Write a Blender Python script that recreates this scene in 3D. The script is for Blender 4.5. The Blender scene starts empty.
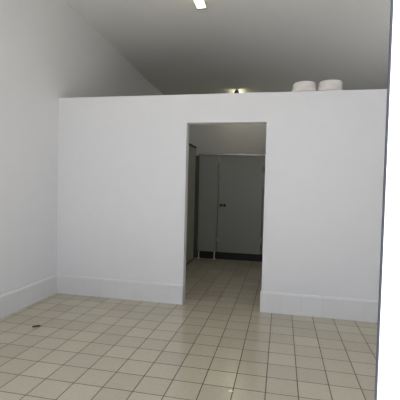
import bpy, bmesh, math, random
from mathutils import Vector, Matrix

random.seed(4)
S = bpy.context.scene
COL = S.collection
T = 0.2                      # one floor tile, metres

# ------------------------------------------------------------------ camera
YAW, PITCH, ROLL, F = 0.2111, 0.0324, 0.0256, 378.74
cam_d = bpy.data.cameras.new('camera')
cam_d.sensor_fit = 'HORIZONTAL'; cam_d.sensor_width = 36.0; cam_d.lens = F / 400 * 36.0
cam_d.clip_start = 0.02
cam = bpy.data.objects.new('camera', cam_d); COL.objects.link(cam)
right = Vector((math.cos(YAW), math.sin(YAW), 0)); fw = Vector((-math.sin(YAW), math.cos(YAW), 0)); up = Vector((0, 0, 1))
f2 = fw * math.cos(PITCH) - up * math.sin(PITCH); u2 = up * math.cos(PITCH) + fw * math.sin(PITCH)
r3 = right * math.cos(ROLL) + u2 * math.sin(ROLL); u3 = u2 * math.cos(ROLL) - right * math.sin(ROLL)
m = Matrix((r3, u3, -f2)).transposed().to_4x4()
m.translation = Vector((-0.7111, -19.6256, 6.3341)) * T
cam.matrix_world = m
S.camera = cam

# ------------------------------------------------------------------ light
SKY, SUN, EXPOSURE = 1.9, 8.3, 0.0
LAMP_FRONT, LAMP_REAR = 2.5, 3.6
w = bpy.data.worlds.new('sky'); S.world = w; w.use_nodes = True
nt = w.node_tree; bg = nt.nodes['Background']
bg.inputs['Color'].default_value = (0.82, 0.87, 1.0, 1); bg.inputs['Strength'].default_value = SKY
sun_d = bpy.data.lights.new('sun', 'SUN'); sun_d.energy = SUN; sun_d.angle = 0.0093; sun_d.color = (1, 0.985, 0.965)
sun = bpy.data.objects.new('sun', sun_d); COL.objects.link(sun)
sun.location = (2, -8, 9)
sun.rotation_euler = Vector((-0.30, 0.36, -1.0)).to_track_quat('-Z', 'Y').to_euler()
# daylight portals in the entrance opening and the added right bay
for px, pw in ((-5.36, 11.3), (4.9, 6.2)):
    pd = bpy.data.lights.new('entrance_portal', 'AREA'); pd.shape = 'RECTANGLE'; pd.size = pw * T; pd.size_y = 14.0 * T
    pd.cycles.is_portal = True
    po = bpy.data.objects.new('entrance_portal', pd); COL.objects.link(po)
    po.location = (px * T, -15.05 * T, 7.0 * T); po.rotation_euler = (math.radians(90), 0, 0)
pd = bpy.data.lights.new('added_window_portal', 'AREA'); pd.shape = 'RECTANGLE'; pd.size = 8 * T; pd.size_y = 9 * T  # portal for the added window on the right
pd.cycles.is_portal = True
po = bpy.data.objects.new('added_window_portal', pd); COL.objects.link(po)
po.location = (13.25 * T, 5.5 * T, 6.5 * T); po.rotation_euler = (0, math.radians(90), 0)
vs = S.view_settings
vs.view_transform = 'Standard'; vs.look = 'None'; vs.gamma = 1.0; vs.use_curve_mapping = False; vs.exposure = EXPOSURE

# ------------------------------------------------------------------ materials
def mat(name, color, rough=0.6, metal=0.0, spec=0.5, bump=0.0, bscale=60.0, mottling=0.0, mscale=3.0):
    mt = bpy.data.materials.new(name); mt.use_nodes = True
    n = mt.node_tree.nodes; l = mt.node_tree.links; b = n['Principled BSDF']
    b.inputs['Roughness'].default_value = rough; b.inputs['Metallic'].default_value = metal
    b.inputs['Specular IOR Level'].default_value = spec
    b.inputs['Base Color'].default_value = (*color, 1)
    if mottling or bump:
        g = n.new('ShaderNodeNewGeometry')
    if mottling:
        t = n.new('ShaderNodeTexNoise'); t.inputs['Scale'].default_value = mscale; t.inputs['Detail'].default_value = 5
        l.new(g.outputs['Position'], t.inputs['Vector'])
        mx = n.new('ShaderNodeMix'); mx.data_type = 'RGBA'
        mx.inputs[6].default_value = (*[c * (1 - mottling) for c in color], 1)
        mx.inputs[7].default_value = (*[min(1, c * (1 + mottling)) for c in color], 1)
        l.new(t.outputs['Fac'], mx.inputs[0]); l.new(mx.outputs[2], b.inputs['Base Color'])
    if bump:
        t = n.new('ShaderNodeTexNoise'); t.inputs['Scale'].default_value = bscale; t.inputs['Detail'].default_value = 4
        l.new(g.outputs['Position'], t.inputs['Vector'])
        bp = n.new('ShaderNodeBump'); bp.inputs['Strength'].default_value = bump; bp.inputs['Distance'].default_value = 0.004
        l.new(t.outputs['Fac'], bp.inputs['Height']); l.new(bp.outputs['Normal'], b.inputs['Normal'])
    return mt

def tile_mat(name, axes, off, size, base, grout, gw, rough, var, bumpd=0.0006):
    """square tiles laid along two world axes"""
    mt = bpy.data.materials.new(name); mt.use_nodes = True
    n = mt.node_tree.nodes; l = mt.node_tree.links; b = n['Principled BSDF']
    def math_(op, a, c=None):
        q = n.new('ShaderNodeMath'); q.operation = op
        for i, v in enumerate((a, c)):
            if v is None: continue
            if isinstance(v, (int, float)): q.inputs[i].default_value = v
            else: l.new(v, q.inputs[i])
        return q.outputs[0]
    g = n.new('ShaderNodeNewGeometry'); sp = n.new('ShaderNodeSeparateXYZ'); l.new(g.outputs['Position'], sp.inputs[0])
    line = None; cells = []
    for ax, o in zip(axes, off):
        u = math_('ADD', math_('DIVIDE', sp.outputs[ax], size), o)
        cells.append(math_('FLOOR', u))
        fr = math_('FRACT', u)
        d = math_('MINIMUM', fr, math_('SUBTRACT', 1.0, fr))
        line = d if line is None else math_('MINIMUM', line, d)
    mr = n.new('ShaderNodeMapRange'); mr.interpolation_type = 'SMOOTHSTEP'
    mr.inputs['From Min'].default_value = gw * 0.35; mr.inputs['From Max'].default_value = gw
    l.new(line, mr.inputs['Value'])
    cb = n.new('ShaderNodeCombineXYZ'); l.new(cells[0], cb.inputs[0])
    if len(cells) > 1: l.new(cells[1], cb.inputs[1])
    wn = n.new('ShaderNodeTexWhiteNoise'); wn.noise_dimensions = '2D'; l.new(cb.outputs[0], wn.inputs['Vector'])
    ns = n.new('ShaderNodeTexNoise'); ns.inputs['Scale'].default_value = 35; ns.inputs['Detail'].default_value = 6
    l.new(g.outputs['Position'], ns.inputs['Vector'])
    f = math_('ADD', math_('MULTIPLY', math_('SUBTRACT', wn.outputs['Value'], 0.5), var), math_('MULTIPLY', math_('SUBTRACT', ns.outputs['Fac'], 0.5), var * 1.3))
    f = math_('ADD', f, 1.0)
    hs = n.new('ShaderNodeHueSaturation'); hs.inputs['Color'].default_value = (*base, 1); l.new(f, hs.inputs['Value'])
    mx = n.new('ShaderNodeMix'); mx.data_type = 'RGBA'; l.new(mr.outputs[0], mx.inputs[0])
    mx.inputs[6].default_value = (*grout, 1); l.new(hs.outputs[0], mx.inputs[7])
    l.new(mx.outputs[2], b.inputs['Base Color'])
    ro = n.new('ShaderNodeMix'); ro.data_type = 'FLOAT'; l.new(mr.outputs[0], ro.inputs[0])
    ro.inputs[2].default_value = 0.85; ro.inputs[3].default_value = rough
    l.new(ro.outputs[0], b.inputs['Roughness'])
    bp = n.new('ShaderNodeBump'); bp.inputs['Strength'].default_value = 0.6; bp.inputs['Distance'].default_value = bumpd
    l.new(mr.outputs[0], bp.inputs['Height']); l.new(bp.outputs['Normal'], b.inputs['Normal'])
    return mt

def emit_mat(name, color, strength):
    mt = bpy.data.materials.new(name); mt.use_nodes = True
    b = mt.node_tree.nodes['Principled BSDF']
    b.inputs['Base Color'].default_value = (0.9, 0.9, 0.88, 1); b.inputs['Roughness'].default_value = 0.4
    b.inputs['Emission Color'].default_value = (*color, 1); b.inputs['Emission Strength'].default_value = strength
    return mt

M_WALL = mat('white_wall_paint', (0.83, 0.832, 0.843), 0.75, bump=0.25, bscale=45, mottling=0.015, mscale=6)
M_CEIL = mat('white_ceiling_paint', (0.90, 0.895, 0.86), 0.85, bump=0.1, bscale=30)
M_EXT = mat('white_render', (0.85, 0.85, 0.84), 0.8, bump=0.2, bscale=90)
M_FLOOR = tile_mat('beige_floor_tiles', (0, 1), (0.0, 7.80), T, (0.53, 0.475, 0.36), (0.08, 0.065, 0.045), 0.023, 0.16, 0.13)
M_SKIRT_X = tile_mat('white_skirting_tiles', (0,), (0.55,), T, (0.81, 0.815, 0.81), (0.68, 0.68, 0.68), 0.012, 0.25, 0.03, 0.0003)
M_SKIRT_Y = tile_mat('white_skirting_tiles_side', (1,), (0.2,), T, (0.81, 0.815, 0.81), (0.66, 0.66, 0.66), 0.012, 0.25, 0.03, 0.0003)
M_GROUND = mat('concrete', (0.61, 0.61, 0.61), 0.9, bump=0.3, mottling=0.1)
M_BLOCKER = mat('dark_sky_blocker', (0.14, 0.13, 0.11), 0.9, mottling=0.1)  # for the dark wall added outside
M_PANEL = mat('grey_laminate', (0.34, 0.345, 0.32), 0.45, mottling=0.01)
M_SCREEN = mat('grey_green_laminate', (0.42, 0.41, 0.33), 0.5, mottling=0.01)
M_DARK = mat('dark_trim_and_shade', (0.02, 0.018, 0.015), 0.5)  # trims, and the shade painted in under the cubicle
M_SIDE_GAP = mat('dark_grey_gap_shade', (0.10, 0.10, 0.085), 0.5)  # dark tone of the shaded gap beside the screen
M_LEG = mat('satin_metal', (0.75, 0.74, 0.70), 0.4)
M_ALU = mat('aluminium', (0.62, 0.62, 0.62), 0.22, 1.0)
M_FRAME = mat('grey_powder_coat', (0.035, 0.04, 0.052), 0.5)
M_PAPER = mat('tissue_paper', (0.80, 0.76, 0.74), 0.95, bump=0.35, bscale=120, mottling=0.03, mscale=40)
M_CARD = mat('cardboard', (0.42, 0.30, 0.19), 0.9)
M_KNOB = mat('black_plastic', (0.012, 0.012, 0.012), 0.35)
M_LEAF = mat('dry_leaf', (0.05, 0.04, 0.025), 0.8, mottling=0.3, mscale=200)
M_CRUMB = mat('white_crumb', (0.8, 0.78, 0.74), 0.8)
M_BODY = mat('white_enamel', (0.75, 0.75, 0.74), 0.4)
M_ENDCAP = mat('grey_plastic', (0.12, 0.12, 0.115), 0.5)
LAMP_COL = (1.0, 0.92, 0.62)
M_DIFF_F = emit_mat('lit_diffuser', LAMP_COL, LAMP_FRONT)
M_DIFF_R = emit_mat('lit_diffuser_rear', LAMP_COL, LAMP_REAR)

# ------------------------------------------------------------------ mesh helpers (tile units in, metres out)
def box(bm, x0, x1, y0, y1, z0, z1, bevel=0.0, seg=2):
    vs_ = [bm.verts.new((x * T, y * T, z * T)) for x in (x0, x1) for y in (y0, y1) for z in (z0, z1)]
    fs = [bm.faces.new([vs_[i] for i in q]) for q in ((0, 1, 3, 2), (4, 6, 7, 5), (0, 4, 5, 1), (2, 3, 7, 6), (0, 2, 6, 4), (1, 5, 7, 3))]
    if bevel:
        es = list({e for f in fs for e in f.edges})
        bmesh.ops.bevel(bm, geom=es, offset=bevel * T, segments=seg, affect='EDGES', profile=0.5)

def prism(bm, pts, a0, a1, axis):
    """extrude a closed outline (two coords) along an axis 0/1/2"""
    def P(u, v, a):
        c = [u, v]; c.insert(axis, a); return Vector(c) * T
    A = [bm.verts.new(P(u, v, a0)) for u, v in pts]; B = [bm.verts.new(P(u, v, a1)) for u, v in pts]
    bm.faces.new(A); bm.faces.new(B[::-1])
    for i in range(len(pts)):
        j = (i + 1) % len(pts); bm.faces.new((A[i], B[i], B[j], A[j]))

def lathe(bm, prof, c, axis=2, seg=48, wob=None):
    """revolve (radius, height) about an axis through c; radius 0 closes at a pole"""
    rings = []
    for k, (r, h) in enumerate(prof):
        if r == 0:
            q = [c[0], c[1], c[2]]; q[axis] += h; rings.append([bm.verts.new(Vector(q) * T)]); continue
        ring = []
        for i in range(seg):
            a = 2 * math.pi * i / seg; rr = r * (1 + (wob(a, k) if wob else 0))
            uv = [rr * math.cos(a), rr * math.sin(a)]; uv.insert(axis, h)
            ring.append(bm.verts.new(Vector((c[0] + uv[0], c[1] + uv[1], c[2] + uv[2])) * T))
        rings.append(ring)
    for A, B in zip(rings, rings[1:]):
        for i in range(seg):
            j = (i + 1) % seg
            if len(A) == 1: bm.faces.new((A[0], B[i], B[j]))
            elif len(B) == 1: bm.faces.new((A[i], B[0], A[j]))
            else: bm.faces.new((A[i], B[i], B[j], A[j]))
    return rings

def link(name, bm, material, parent=None, smooth=False, loc=None):
    bmesh.ops.recalc_face_normals(bm, faces=bm.faces)
    if loc is not None: bmesh.ops.translate(bm, verts=bm.verts, vec=-Vector(loc) * T)
    me = bpy.data.meshes.new(name); bm.to_mesh(me); bm.free()
    me.materials.append(material)
    if smooth:
        for p in me.polygons: p.use_smooth = True
        me.set_sharp_from_angle(angle=math.radians(35))
    o = bpy.data.objects.new(name, me); COL.objects.link(o)
    if loc is not None and parent is None: o.location = Vector(loc) * T
    if parent is not None: o.parent = parent
    return o

def thing(name, label, cat, loc, group=None):
    o = bpy.data.objects.new(name, None); COL.objects.link(o); o.location = Vector(loc) * T
    o.empty_display_size = 0.05
    o['label'] = label; o['category'] = cat
    if group: o['group'] = group
    return o

def tag(o, label, cat, group=None):
    o['label'] = label; o['category'] = cat
    if group: o['group'] = group
    return o

def struct(name, bm, material, label=None, cat=None):
    o = link(name, bm, material); o['kind'] = 'structure'
    if label: o['label'] = label
    if cat: o['category'] = cat
    return o

NB = bmesh.new
# ------------------------------------------------------------------ the setting
XL, XR, YF, YB, H = -13.35, 13.3, -15.0, 25.0, 11.265      # left, right, front, back, partition height
D0, D1, DH, PT = -5.75, -1.56, 9.77, 0.55                   # doorway in the partition
def zc(y): return 17.04 - 0.0466 * y                        # sloping ceiling

bm = NB(); box(bm, XL - 1, XR + 1, YF - 0.6, YB + 1, -0.8, 0)
struct('floor', bm, M_FLOOR, 'floor of square beige tiles with dark grout lines', 'floor')
bm = NB(); box(bm, -70, 70, -90, YF - 0.6, -0.9, -0.08); box(bm, XR + 1, 70, YF - 0.6, 60, -0.9, -0.08)  # unseen ground outside, added to bounce sunlight indoors
struct('ground', bm, M_GROUND, 'pale concrete ground outside the entrance', 'ground')
bm = NB(); box(bm, -70, 70, -48, -46, -0.08, 11)  # unseen wall added to cut low sky light on the partition
struct('wall_added_outside', bm, M_BLOCKER, 'unseen dark wall added outside to block low sky', 'wall')
bm = NB(); prism(bm, [(YF - 1, zc(YF - 1)), (YB + 1, zc(YB + 1)), (YB + 1, zc(YB + 1) + 1), (YF - 1, zc(YF - 1) + 1)], XL - 1, XR + 1, 0)
struct('ceiling', bm, M_CEIL, 'plain sloping white ceiling above the partition', 'ceiling')
def side_wall(x0, x1):
    b = NB(); prism(b, [(YF, 0), (YB, 0), (YB, zc(YB)), (YF, zc(YF))], x0, x1, 0); return b
struct('wall_left', side_wall(XL - 1, XL), M_WALL, 'tall white painted wall along the left side', 'wall')
WY0, WY1, WZ0, WZ1 = 1, 10, 2.5, 10.5                       # unseen window opening added to light the right ceiling
bm = NB()
for ya, yb, za in ((YF, WY0, 0), (WY0, WY1, WZ1), (WY1, YB, 0)):
    prism(bm, [(ya, za), (yb, za), (yb, zc(yb)), (ya, zc(ya))], XR, XR + 1, 0)
box(bm, XR, XR + 1, WY0, WY1, 0, WZ0)
struct('wall_right', bm, M_WALL, 'white painted wall far right behind the entrance jamb', 'wall')
bm = NB()  # frame of the unseen window added to brighten the ceiling
for za, zb in ((WZ0, WZ0 + 0.25), (WZ1 - 0.25, WZ1)): box(bm, XR + 0.4, XR + 0.65, WY0, WY1, za, zb)
for ya in (WY0, (WY0 + WY1) / 2 - 0.12, WY1 - 0.25): box(bm, XR + 0.4, XR + 0.65, ya, ya + 0.25, WZ0, WZ1)
struct('window_added_1', bm, M_BODY, 'unseen white window frame added in the right wall to light the ceiling', 'window')
bm = NB(); box(bm, 3.2, 3.2 + PT, 0.05 + PT, YB, 0, H)  # unseen divider added to keep window light off the rear passage
struct('wall_added_inner', bm, M_WALL, 'unseen white half height wall added behind the partition to block window light', 'wall')
bm = NB(); box(bm, XL, XR, YB, YB + 1, 0, zc(YB))
struct('wall_back', bm, M_WALL, 'dim white wall seen above the toilet cubicle', 'wall')
bm = NB()                                                     # partition with the doorway
prism(bm, [(XL, 0), (D0, 0), (D0, DH), (D1, DH), (D1, 0), (XR, 0), (XR, H), (XL, H)], 0.05, 0.05 + PT, 1)
struct('wall_middle', bm, M_WALL, 'white half height partition wall with an open doorway', 'wall')

def skirt_profile(face, back):                                # rounded top edge, (depth, z)
    s = 1 if back > face else -1; d = abs(back - face)
    return [(back, 0), (face, 0), (face, 0.97), (face + s * d * 0.3, 1.04), (face + s * d * 0.7, 1.075), (back, 1.085)]
bm = NB(); prism(bm, skirt_profile(0.0, 0.05), XL, D0, 0)
struct('baseboard_middle', bm, M_SKIRT_X, 'white tiled skirting on the partition left of the doorway', 'baseboard')
bm = NB(); prism(bm, skirt_profile(0.0, 0.05), D1 - 0.05, XR, 0)
prism(bm, [(x, z) for x, z in skirt_profile(D1 - 0.05, D1)], 0.0501, 0.05 + PT, 1)
struct('baseboard_right', bm, M_SKIRT_X, 'white tiled skirting on the partition right of the doorway', 'baseboard')
bm = NB(); prism(bm, skirt_profile(XL + 0.05, XL), YF, 0.0, 1)
struct('baseboard_left', bm, M_SKIRT_Y, 'white tiled skirting along the foot of the left wall', 'baseboard')

# entrance wall the camera looks in through
EX0, EX1, EH = -11.0, 0.273, 14.0
RX0, RX1 = 1.8, 8.0                                          # unseen second bay added right of the jamb to light the ceiling
bm = NB(); box(bm, XL - 1, EX0, YF - 0.6, YF, -0.08, EH); box(bm, XL - 1, XR + 6, YF - 0.6, YF, EH, zc(YF))
prism(bm, [(EX1 + 0.018, YF - 0.6), (RX0, YF - 0.6), (RX0, YF), (EX1 + 0.4, YF), (EX1 + 0.018, YF - 0.57)], -0.08, EH, 2)
box(bm, RX1, XR + 6, YF - 0.6, YF, -0.08, EH)
struct('wall_front', bm, M_EXT, 'white rendered entrance wall glaring in daylight at the right edge', 'wall')
bm = NB(); box(bm, EX1, EX1 + 0.018, YF - 0.60, YF - 0.57, 0, EH)
struct('trim_1', bm, M_FRAME, 'thin blue grey strip edging the entrance jamb', 'trim')

# ------------------------------------------------------------------ toilet cubicle
YS = 13.4
cub = thing('toilet_cubicle', 'grey laminate toilet cubicle with closed door seen through the doorway', 'toilet cubicle', (-5, YS, 0))
def part(name, bm_, m_, parent, org, smooth=False):
    return link(name, bm_, m_, parent, smooth, loc=org)
O = (-5, YS, 0)
ZB, ZT = 0.68, 9.2
for (a, c) in ((-7.90, -6.20), (-2.20, -0.45)):
    b = NB(); box(b, a, c, YS, YS + 0.12, ZB, ZT, 0.012); part('fixed_panel', b, M_PANEL, cub, O)
b = NB(); box(b, -6.13, -2.33, YS + 0.03, YS + 0.15, ZB, ZT, 0.012); door = part('door', b, M_PANEL, cub, O)
for x, nm in ((-5.87, 'lock_indicator'), (-5.56, 'door_knob')):
    b = NB()
    pr = [(0, -0.22), (0.09, -0.21), (0.13, -0.16), (0.12, -0.10), (0.07, -0.06), (0.07, 0.0), (0, 0.0)] if nm == 'door_knob' else \
         [(0, -0.10), (0.10, -0.10), (0.13, -0.07), (0.13, 0.0), (0, 0.0)]
    lathe(b, pr, (x, YS + 0.03, 4.84), axis=1, seg=24)
    if nm == 'lock_indicator': box(b, x - 0.02, x + 0.02, YS - 0.11, YS - 0.06, 4.76, 4.92)
    part(nm, b, M_KNOB, door, O, True)
for z in (1.8, 8.0):
    b = NB(); lathe(b, [(0, -0.3), (0.05, -0.3), (0.05, 0.3), (0, 0.3)], (-2.265, YS + 0.05, z), seg=12); part('hinge', b, M_ALU, door, O, True)
b = NB(); lathe(b, [(0, -8.0), (0.1, -8.0), (0.1, -0.4), (0, -0.4)], (0, YS + 0.06, ZT + 0.08), axis=0, seg=20)
part('head_rail', b, M_ALU, cub, O, True)
for x in (-7.80, -6.38, -2.0, -0.65):
    b = NB(); lathe(b, [(0, 0), (0.14, 0), (0.14, 0.04), (0.055, 0.07), (0.055, ZB), (0, ZB)], (x, YS + 0.06, 0), seg=20)
    part('leg', b, M_LEG, cub, O, True)
for x in (-7.90, -0.57):
    b = NB(); box(b, x, x + 0.12, YS + 0.12, YB, ZB, ZT, 0.012); part('side_panel', b, M_PANEL, cub, O)

b = NB(); box(b, -13.3, -7.98, YS + 0.5, YS + 0.62, ZB, ZT, 0.012); part('fixed_panel', b, M_PANEL, cub, O)  # extra panel added behind the screen to give a gap shadow
b = NB(); box(b, -8.4, -7.96, YS - 0.02, YS + 0.16, 0.05, ZT, 0.01); part('side_gap_shade', b, M_SIDE_GAP, cub, O)  # dark filler standing in for the shaded gap beside the screen
b = NB(); box(b, -13.3, -0.3, YS + 0.35, YS + 0.45, 0, ZB + 0.03); part('under_gap_shade', b, M_DARK, cub, O)  # black board standing in for the shade under the cubicle
# screen at the left of the passage
SX = -8.1
scr = thing('passage_screen', 'tall grey panel with dark top edge just inside the doorway', 'screen', (SX, 9, 0))
OS = (SX, 9, 0)
b = NB(); box(b, SX - 0.15, SX, 4.0, 12.65, 0.12, 9.72, 0.012); part('panel', b, M_SCREEN, scr, OS)
b = NB(); box(b, SX - 0.17, SX + 0.03, 3.97, 12.68, 9.72, 9.90, 0.015); part('top_trim', b, M_DARK, scr, OS)
b = NB(); box(b, SX - 0.14, SX - 0.01, 4.02, 12.63, 0.0, 0.12); part('base_strip', b, M_DARK, scr, OS)

# ------------------------------------------------------------------ jumbo paper rolls on top of the partition
def paper_roll(label, x, rb, rt, h, tilt, seed):
    rnd = random.Random(seed)
    y = 0.05 + PT / 2
    t = thing('paper_roll', label, 'paper roll', (x, y, H), 'paper rolls on top of the partition')
    ph = [rnd.uniform(0, 6.28) for _ in range(4)]
    def wob(a, k): return 0.010 * math.sin(2 * a + ph[0] + k * 0.2) + 0.006 * math.sin(3 * a + ph[1] + k * 0.5) + 0.003 * math.sin(7 * a + ph[2] + k * 1.7)
    prof = [(0.2, 0.0), (rb * 0.95, 0.0), (rb, 0.025)]
    for i in range(1, 9):
        u = i / 9; prof.append((rb + (rt - rb) * u + 0.012 * math.sin(u * 9 + seed), 0.025 + (h - 0.06) * u))
    prof += [(rt, h - 0.04), (rt * 0.97, h - 0.008), (rt * 0.93, h), (0.2, h - 0.015), (0.2, 0.0)]
    b = NB(); lathe(b, prof, (0, 0, 0), seg=56, wob=wob); bmesh.ops.remove_doubles(b, verts=b.verts, dist=1e-6)
    for v in b.verts: v.co.x += tilt * v.co.z
    link('paper', b, M_PAPER, t, True)
    b = NB(); lathe(b, [(0.2, 0.0), (0.2, h * 0.99), (0.185, h * 0.99), (0.185, 0.0), (0.2, 0.0)], (0, 0, 0), seg=32)
    bmesh.ops.remove_doubles(b, verts=b.verts, dist=1e-6)
    for v in b.verts: v.co.x += tilt * v.co.z
    link('core', b, M_CARD, t, True)
    return t
paper_roll('squat white paper roll on the partition, left one of the pair, nearer the doorway', 0.24, 0.60, 0.525, 0.46, 0.02, 1)
paper_roll('squat white paper roll on the partition, right one of the pair, nearer the entrance jamb', 1.47, 0.595, 0.555, 0.47, 0.10, 5)

# ------------------------------------------------------------------ fluorescent battens on the ceiling
def batten(label, x, y0, y1, m_):
    ym = (y0 + y1) / 2; z = zc(ym); org = (x, ym, z)
    t = thing('ceiling_light', label, 'ceiling light', org, 'fluorescent ceiling battens')
    t.rotation_euler = (math.atan(-0.0466), 0, 0)
    hl = (y1 - y0) / 2
    b = NB(); box(b, -0.13, 0.13, -hl, hl, -0.13, 0.0, 0.01); link('housing', b, M_BODY, t)
    def outline(g):
        return [(-0.15 - g, -0.12 + g), (-0.255 - g, -0.46), (-0.225 - g, -0.50 - g), (0.225 + g, -0.50 - g), (0.255 + g, -0.46), (0.15 + g, -0.12 + g)]
    b = NB(); prism(b, outline(0), -hl + 0.09, hl - 0.09, 1); link('diffuser', b, m_, t)
    for a, c in ((-hl, -hl + 0.09), (hl - 0.09, hl)):
        b = NB(); prism(b, outline(0.012), a, c, 1); link('end_cap', b, M_ENDCAP, t)
batten('lit white fluorescent batten on the ceiling, the near one at the top of the photo', -5.46, -4.3, 1.7, M_DIFF_F)
batten('lit white fluorescent batten on the ceiling behind the partition, only its end showing', -5.37, 18.1, 24.1, M_DIFF_R)

# ------------------------------------------------------------------ litter on the floor
b = NB()
rows = []
for i in range(13):                                           # curled leaf scrap
    u = i / 12; wd = 0.06 * math.sin(math.pi * min(1, u * 0.94 + 0.04)) + 0.004
    x = -0.17 + 0.34 * u; yc = 0.05 * math.sin(u * 3.0) - 0.02
    rows.append([b.verts.new(Vector((x, yc + wd * v, 0.012 + 0.05 * v * v + 0.03 * u * u)) * T) for v in (-1, -0.5, 0, 0.5, 1)])
for A, B in zip(rows, rows[1:]):
    for i in range(4): b.faces.new((A[i], B[i], B[i + 1], A[i + 1]))
bmesh.ops.solidify(b, geom=b.faces[:], thickness=0.0012)
o = link('dry_leaf', b, M_LEAF, smooth=True); o.location = Vector((-11.06, -4.99, 0.004)) * T; o.rotation_euler = (0, 0, 0.35)
tag(o, 'small dark curled scrap on the floor tiles near the left wall', 'litter')
b = NB(); bmesh.ops.create_icosphere(b, subdivisions=2, radius=0.05 * T)
for v in b.verts:
    v.co *= 1 + 0.25 * math.sin(v.co.x * 900 + v.co.y * 700); v.co.z = v.co.z * 0.35 + 0.0036
    v.co.x *= 1.3
o = link('paper_crumb', b, M_CRUMB, smooth=True); o.location = Vector((-2.06, -8.03, 0)) * T
tag(o, 'tiny white crumb on the floor tiles at the bottom of the photo', 'litter')
